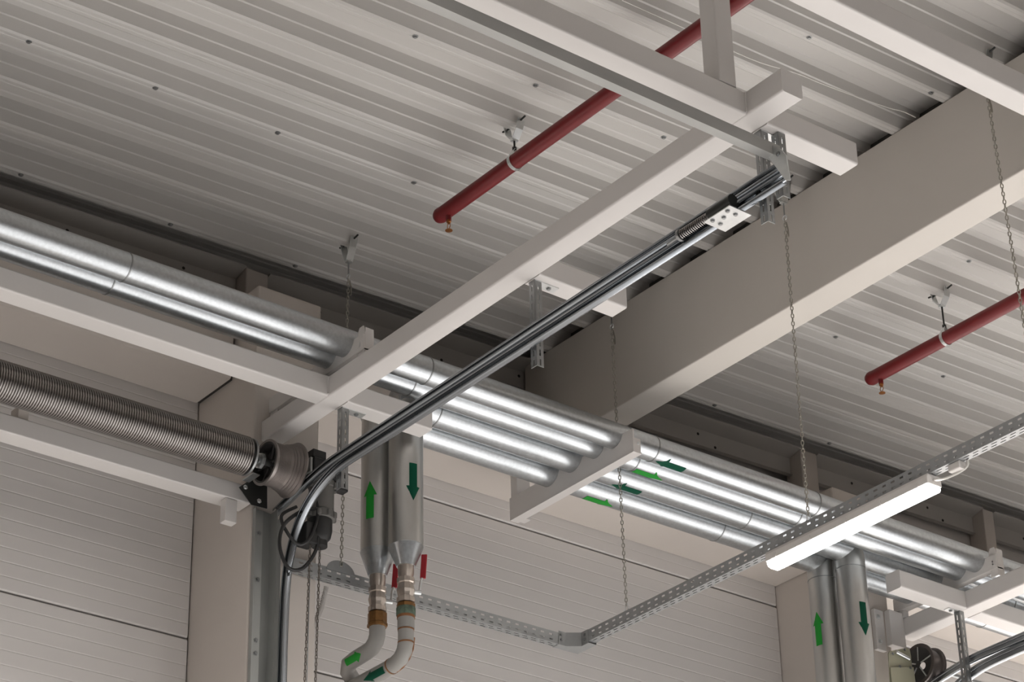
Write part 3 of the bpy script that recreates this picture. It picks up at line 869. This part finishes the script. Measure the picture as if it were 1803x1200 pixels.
def link_mesh(name, pitch, width, wr, material):
    path = []
    hl = pitch / 2 + wr - wr
    rr = width / 2 - wr
    cz = max(pitch / 2 - rr + wr * 0.4, 0.0005)
    n = 5
    for k_ in range(n + 1):
        th = pi * k_ / n
        path.append(Vector((rr * cos(th), 0, cz + rr * sin(th))))
    for k_ in range(n + 1):
        th = pi + pi * k_ / n
        path.append(Vector((rr * cos(th), 0, -cz + rr * sin(th))))
    path.append(path[0].copy())
    m = MB()
    N = len(path) - 1
    ns = 5
    vs_, fs_ = [], []
    for i in range(N):
        t = (path[(i + 1) % N] - path[i - 1]).normalized()
        a = Vector((0, 1, 0))
        b = t.cross(a)
        for j in range(ns):
            th = 2 * pi * j / ns
            vs_.append(path[i] + (a * cos(th) + b * sin(th)) * wr)
    for i in range(N):
        for j in range(ns):
            fs_.append((i * ns + j, i * ns + (j + 1) % ns, ((i + 1) % N) * ns + (j + 1) % ns, ((i + 1) % N) * ns + j))
    m.add(vs_, fs_)
    me = bpy.data.meshes.new(name)
    me.from_pydata(m.v, [], m.f)
    me.materials.append(M[material])
    for p in me.polygons:
        p.use_smooth = True
    return me


CH = link_mesh('link', 0.0195, 0.0160, 0.0025, 'chain')
HC = link_mesh('link', 0.0165, 0.0125, 0.0022, 'handchain')


def chain(name, p0, p1, label, cat, mesh, pitch, rot0=0.6, group=None, extra=None, sway=0.0):
    p0, p1 = Vector(p0), Vector(p1)
    t = empty(name, p1, label, cat, group)
    L = (p0 - p1).length
    n = int(L / pitch)
    for i in range(n + 1):
        o = bpy.data.objects.new('link', mesh)
        COL.objects.link(o)
        o.parent = t
        f_ = i / max(n, 1)
        o.location = p0.lerp(p1, f_) + Vector((sin(f_ * pi) * sway, 0, 0))
        o.rotation_euler = (0, 0, rot0 + (pi / 2 if i % 2 else 0) + random.uniform(-0.25, 0.25))
    if extra:
        extra(t)
    settle(t)
    return t


def deck_hanger(x, y, label, drop=0.10, reach=0.045, pin=True):
    """V-shaped strap clipped over a rib of the roof deck, with a cross pin"""
    z = zdeck(x)
    t = empty('deck_hanger', (x, y, z - drop), label, 'hanger', 'zinc hangers clipped to the roof deck')
    for sg in (-1, 1):
        a = Vector((x, y + sg * 0.006, z - drop + 0.01))
        b = Vector((x, y + sg * (reach - 0.012), z - 0.025))
        c = Vector((x, y + sg * reach, z + 0.022))
        w = Vector((0.019, 0, 0))
        MB().add([a - w, a + w, b + w, b - w, c + w, c - w], [(0, 1, 2, 3), (3, 2, 4, 5)]).build('strap', 'zinc', t, solid=0.003)
        if pin:
            MB().tube([(x, y + sg * (reach - 0.02), z + 0.012), (x, y + sg * (reach + 0.03), z + 0.02)], 0.0045, 8).build('pin', 'blackplate', t)
    MB().box(x - 0.014, x + 0.014, y - 0.012, y + 0.012, z - drop + 0.004, z - drop + 0.010).build('strap_base', 'zinc', t)
    MB().lathe([(0.010, 0), (0.010, 0.010)], (x, y, z - drop + 0.01), (0, 0, 1), 6).build('nut', 'blackplate', t)
    settle(t)
    return z - drop


TXI, TZ0, TZ1 = 7.09, 6.085, 6.142          # cable tray inner side and heights


def rod(t, x, y, z0, z1):
    MB().tube([(x, y, z0), (x, y, z1)], 0.0035, 8).build('rod', 'zincdull', t, smooth=True)


def bail(t, x, y, z):
    MB().tube([(x, y - 0.022, z - 0.03), (x, y - 0.022, z), (x, y - 0.010, z + 0.006), (x, y - 0.007, z + 0.034), (x, y + 0.007, z + 0.034), (x, y + 0.010, z + 0.006), (x, y + 0.022, z), (x, y + 0.022, z - 0.03)], 0.0025, 6).build('bail', 'zinc', t, smooth=True)


grp = 'zinc chains carrying the cable tray'
chain_specs = [
    (5.742, FC + 8 * PER, 5.748, 8.462, 'zinc chain hanging past the pipes at the left column down to the cable tray', 'zinc V-hanger on the roof deck above the left column', False),
    (7.095, FC + 7 * PER, 7.093, 8.100, 'zinc chain hanging in front of the girder end and pipes to the tray corner', 'zinc V-hanger on the roof deck hidden behind the middle frame stub', True),
    (7.088, FC + 3 * PER, 7.093, 6.893, 'zinc chain in front of the girder, ending at the tray above the lit lamp', 'zinc V-hanger beside the girder at the end of the door track', True),
    (7.092, FC - 1 * PER, 7.093, 5.60, 'zinc chain near the right edge of the photo, crossing the red pipe', 'zinc V-hanger in the upper right corner above the white tube', True),
]
for (x, y, xb, yb, lab, hlab, bl) in chain_specs:
    zt = deck_hanger(x, y, hlab, pin=True)
    zb_ = TZ1 + (0.034 if bl else 0.02)

    def extra(t, x=x, y=y, zt=zt, xb=xb, yb=yb, bl=bl):
        rod(t, x, y, zt - 0.06, zt + 0.012)
        MB().tube([(x, y + 0.012 * cos(a), zt - 0.072 + 0.012 * sin(a)) for a in [2 * pi * q / 12 for q in range(13)]], 0.003, 6).build('ring', 'zinc', t, smooth=True)
        MB().tube([(x + 0.01, y + 0.003, zt - 0.09), (x + 0.016, y, zt - 0.13), (x + 0.012, y - 0.004, zt - 0.17)], 0.004, 6).build('loose_end', 'chain', t, smooth=True)
        if bl:
            bail(t, xb + 0.002, yb, TZ1)
    chain('hanging_chain', (x, y, zt - 0.092), (xb, yb, zb_), lab, 'chain', CH, 0.0195, 0.9, grp, extra)

# hand chain of the operator
chain('hand_chain', (5.488, 8.32, 6.13), (5.462, 8.32, 4.9), 'dark hand chain strand hanging left below the hoist motor', 'chain', HC, 0.0165, 0.5, 'hand chain strands of the hoist')
chain('hand_chain', (5.545, 8.33, 6.14), (5.520, 8.32, 4.9), 'dark hand chain strand hanging right below the hoist motor', 'chain', HC, 0.0165, 0.5, 'hand chain strands of the hoist')
tag(MB().tube([(5.518, 8.36, 6.14), (5.505, 8.36, 4.9)], 0.0022, 6).build('pull_cord', 'zincdull'), 'thin grey cord hanging between the two hand chain strands', 'cord')
tag(MB().lathe([(0.018, 0), (0.026, 0.004), (0.026, 0.022), (0.018, 0.028)], (5.455, 8.517, 5.80), (0, -1, 0), 20).build('wall_knob', 'tube', smooth=True), 'small beige round knob on the left column face', 'knob')

# ------------------------------------------------------------------ cable tray
ct = empty('cable_tray', (7.1, 7.0, TZ0), 'perforated zinc cable tray hung on chains, turning a corner in front of the wall', 'cable tray')


def slotted(a, b, fn_side, vcuts, rows, name, pitch=0.050, parent=ct):
    """rows: (v0, v1, length, phase)"""
    us = {a, b}
    slots = []
    for (v0, v1, ln, ph) in rows:
        u = a + 0.03 + ph
        while u + ln < b - 0.01:
            slots.append((u, u + ln, v0, v1))
            us.add(round(u, 5))
            us.add(round(u + ln, 5))
            u += pitch
    us = sorted(us)

    def hole(u, v):
        return any(s0 < u < s1 and w0 < v < w1 for s0, s1, w0, w1 in slots_near(u))
    buckets = {}
    for s_ in slots:
        for kk in range(int(s_[0] / 0.05) - 1, int(s_[1] / 0.05) + 2):
            buckets.setdefault(kk, []).append(s_)

    def slots_near(u):
        return buckets.get(int(u / 0.05), [])
    return MB().plate(fn_side, us, vcuts, hole).build(name, 'tray', parent, solid=0.0012)


H = TZ1 - TZ0
Y0T, Y1T = 3.2, 8.385
vs_side = [0, 0.010, 0.018, 0.035, 0.044, H]
rows_side = [(0.035, 0.044, 0.021, 0.0), (0.010, 0.018, 0.021, 0.0)]
TW = 0.044
slotted(Y0T, Y1T, lambda u, v: (TXI, u, TZ0 + v), vs_side, rows_side, 'side_wall')
slotted(Y0T, Y1T, lambda u, v: (TXI + TW, u, TZ0 + v), vs_side, rows_side, 'side_wall')
vb = [0, 0.010, 0.0155, 0.0285, 0.034, TW]
slotted(Y0T, Y1T, lambda u, v: (TXI + v, u, TZ0), vb, [(0.010, 0.0155, 0.029, 0.0), (0.0285, 0.034, 0.029, 0.018)], 'tray_floor')
XA, XB, YR = 5.50, 7.02, 8.470
slotted(XA, XB, lambda u, v: (u, YR, TZ0 - 0.008 + v), vs_side, rows_side, 'side_wall')
slotted(XA, XB, lambda u, v: (u, YR + TW - 0.002, TZ0 - 0.008 + v), vs_side, rows_side, 'side_wall')
slotted(XA, XB, lambda u, v: (u, YR + v, TZ0 - 0.008), [0, 0.010, 0.0155, 0.0285, 0.034, TW - 0.002], [(0.010, 0.0155, 0.029, 0.0), (0.0285, 0.034, 0.029, 0.018)], 'tray_floor')
# corner piece with a chamfered inner side
cz0, cz1 = TZ0 - 0.010, TZ1 + 0.001
cin = [(6.985, YR - 0.002), (7.028, YR - 0.002), (7.088, 8.425), (7.088, 8.375)]
cout = [(6.985, YR + TW), (7.136, YR + TW), (7.136, YR + TW), (7.136, 8.375)]
cm = MB()
for i in range(3):
    (xa, ya), (xb_, yb_) = cin[i], cin[i + 1]
    cm.add([(xa, ya, cz0), (xb_, yb_, cz0), (xb_, yb_, cz1), (xa, ya, cz1)], [(0, 1, 2, 3)])
for i in (0, 2):
    (xa, ya), (xb_, yb_) = cout[i], cout[i + 1]
    cm.add([(xa, ya, cz0), (xb_, yb_, cz0), (xb_, yb_, cz1), (xa, ya, cz1)], [(0, 1, 2, 3)])
cm.add([(x, y, cz0) for x, y in cin] + [(7.136, 8.375, cz0), (7.136, YR + TW, cz0), (6.985, YR + TW, cz0)], [(0, 1, 2, 3, 4, 5, 6)])
cm.build('corner_piece', 'tray', ct, solid=0.0014)
for (x, y, d) in ((7.0, YR - 0.003, (0, -1, 0)), (7.087, 8.40, (-1, 0, 0))):
    for zz in (TZ0 + 0.015, TZ0 + 0.04):
        bolt(ct, (x, y, zz), d, 0.006, 0.007, 'zincdull')
# round hook plate where the left chain holds the tray
MB().prism([(5.748 + 0.075 * cos(a), TZ1 - 0.02 + 0.055 * sin(a)) for a in [pi * q / 16 for q in range(17)]], 'y', YR - 0.006, YR - 0.003).build('hook_plate', 'tray', ct)
settle(ct)

cd = MB()
cd.tube([(5.72, 8.535, 6.07), (5.715, 8.56, 5.98), (5.700, 8.60, 5.90), (5.69, 8.66, 5.80)], 0.010, 10)
co = empty('flexible_conduit', (5.70, 8.6, 5.8), 'corrugated grey conduit dropping behind the left end of the cable tray', 'conduit')
cd.build('tube', 'conduit', co, smooth=True)
for q in range(26):
    f_ = q / 25
    a = Vector((5.72, 8.535, 6.07)).lerp(Vector((5.695, 8.62, 5.86)), f_)
    a.y += 0.0
    MB().lathe([(0.0095, -0.002), (0.0118, 0.0), (0.0095, 0.002)], (5.72 - 0.02 * f_, 8.537 + 0.075 * f_ ** 1.3, 6.07 - 0.185 * f_), (-0.1, 0.35, -0.9), 10, False).build('ridge', 'conduit', co)
settle(co)

# ------------------------------------------------------------------ linear lights below the tray


def light_fixture(y0, y1, label, detail):
    t = empty('linear_light', (7.112, (y0 + y1) / 2, 6.0), label, 'light', 'linear lights along the cable tray')
    x0, x1 = 7.070, 7.154
    MB().prism([(x0 + 0.006, 6.080), (x1 - 0.006, 6.080), (x1, 6.066), (x1, 6.036), (x0, 6.036), (x0, 6.066)], 'y', y0, y1).build('housing', 'lamp_body', t, bevel=0.002)
    MB().prism([(x0 + 0.003, 6.0355), (x1 - 0.003, 6.0355), (x1 - 0.004, 6.022), (x1 - 0.010, 6.013), (x1 - 0.022, 6.008), (x0 + 0.022, 6.008), (x0 + 0.010, 6.013), (x0 + 0.004, 6.022)], 'y', y0 + 0.006, y1 - 0.006).build('diffuser', 'lamp', t)
    n = 5
    for q in range(n):
        yy = y0 + 0.06 + (y1 - y0 - 0.12) * q / (n - 1)
        MB().box(x0 - 0.0025, x0 - 0.0002, yy - 0.008, yy + 0.008, 6.034, 6.056).build('clip', 'lamp_body', t)
    if detail:
        MB().tube(smooth_path([(7.11, y0, 6.058), (7.115, y0 - 0.05, 6.045), (7.125, y0 - 0.12, 6.047), (7.13, y0 - 0.165, 6.060), (7.125, y0 - 0.175, 6.082)], 5), 0.0055, 8).build('cable', 'cable', t, smooth=True)
        MB().prism(rrect(7.095, 7.135, 6.050, 6.083, 0.006), 'y', y0 - 0.155, y0 - 0.095).build('connector', 'lamp_body', t)
    settle(t)


light_fixture(6.185, 7.150, 'lit linear LED light fixed under the cable tray at the right', True)
light_fixture(4.0, 4.965, 'lit linear LED light further along the same tray, outside the photo', False)
light_fixture(1.8, 2.765, 'second lit linear LED light along the tray beyond the right edge of the photo', False)
light_fixture(-0.4, 0.565, 'third lit linear LED light along the tray, behind the camera side', False)

# ------------------------------------------------------------------ red sprinkler pipes


def red_pipe(x, y_end, z, label, hlab):
    r = 0.035
    t = empty('sprinkler_pipe', (x, y_end, z - r), label, 'pipe', 'red sprinkler pipes')
    MB().lathe([(0.006, -0.028), (0.018, -0.026), (0.029, -0.018), (0.035, -0.004), (0.0365, 0.0), (0.0365, 0.018), (r, 0.022), (r, y_end + 6.0)], (x, y_end, z), (0, -1, 0), 28).build('pipe_body', 'red', t, smooth=True)
    MB().tube([(x, y_end - 0.065, z - r + 0.01), (x, y_end - 0.065, z - r - 0.022)], 0.0125, 12).build('outlet', 'red', t, smooth=True)
    h = MB().lathe([(0.010, 0.0), (0.011, -0.012), (0.007, -0.014), (0.006, -0.02)], (x, y_end - 0.065, z - r - 0.02), (0, 0, 1), 8).build('sprinkler_head', 'brass', t)
    zz = z - r - 0.038
    for sg in (-1, 1):
        MB().tube([(x, y_end - 0.065 + sg * 0.008, zz), (x, y_end - 0.065 + sg * 0.011, zz - 0.016), (x, y_end - 0.065, zz - 0.034)], 0.002, 6).build('frame_arm', 'brass', h)
    MB().lathe([(0.004, 0), (0.017, -0.002), (0.017, -0.004), (0.004, -0.006)], (x, y_end - 0.065, zz - 0.034), (0, 0, 1), 12).build('deflector', 'brass', h)
    settle(t)
    yh = FC + 4 * PER
    hz = deck_hanger(x, yh, hlab, drop=0.075, reach=0.05)
    hg = empty('pipe_hanger', (x, yh, z), hlab.replace('V-hanger on the roof deck', 'ring and rod clamp'), 'hanger', 'ring clamps of the red pipes')
    MB().tube([(x, yh, hz + 0.015), (x, yh, z + r + 0.035)], 0.0045, 8).build('rod', 'blackplate', hg, smooth=True)
    w = 0.009
    zm = z + r + 0.03
    pts = [(x - 0.004, zm)] + [(x + (r + 0.0035) * sin(radians(a)), z + (r + 0.0035) * cos(radians(a))) for a in range(-40, -321, -20)] + [(x + 0.004, zm)]
    m = MB()
    m.add([(px_, yh - w, pz_) for px_, pz_ in pts] + [(px_, yh + w, pz_) for px_, pz_ in pts], [(i, i + 1, i + 1 + len(pts), i + len(pts)) for i in range(len(pts) - 1)])
    m.build('ring_strap', 'zinc', hg, solid=0.0025)
    MB().lathe([(0.011, 0), (0.011, 0.012)], (x, yh, zm - 0.002), (0, 0, 1), 6).build('nut', 'blackplate', hg)
    settle(hg)


red_pipe(5.765, 7.735, 7.612, 'red sprinkler pipe with brass head at the upper middle, left of the girder', 'zinc V-hanger on the roof deck holding the left red pipe')
red_pipe(8.467, 7.705, 7.614, 'red sprinkler pipe with brass head at the right, below the girder', 'zinc V-hanger on the roof deck holding the right red pipe')

# thin cable clipped along the deck next to the girder
pts = [(5.535, 6.179, 7.776), (5.86, 6.182, 7.785), (6.174, 6.19, 7.793), (6.329, 6.185, 7.798), (6.487, 6.159, 7.802), (6.65, 6.153, 7.806), (6.811, 6.143, 7.811), (7.003, 6.125, 7.816), (7.092, 6.108, 7.818), (7.171, 6.109, 7.82)]
tag(MB().tube(smooth_path(pts, 6), 0.0032, 6).build('ceiling_cable', 'cable', smooth=True), 'thin white cable running along the roof deck to the girder top', 'cable')
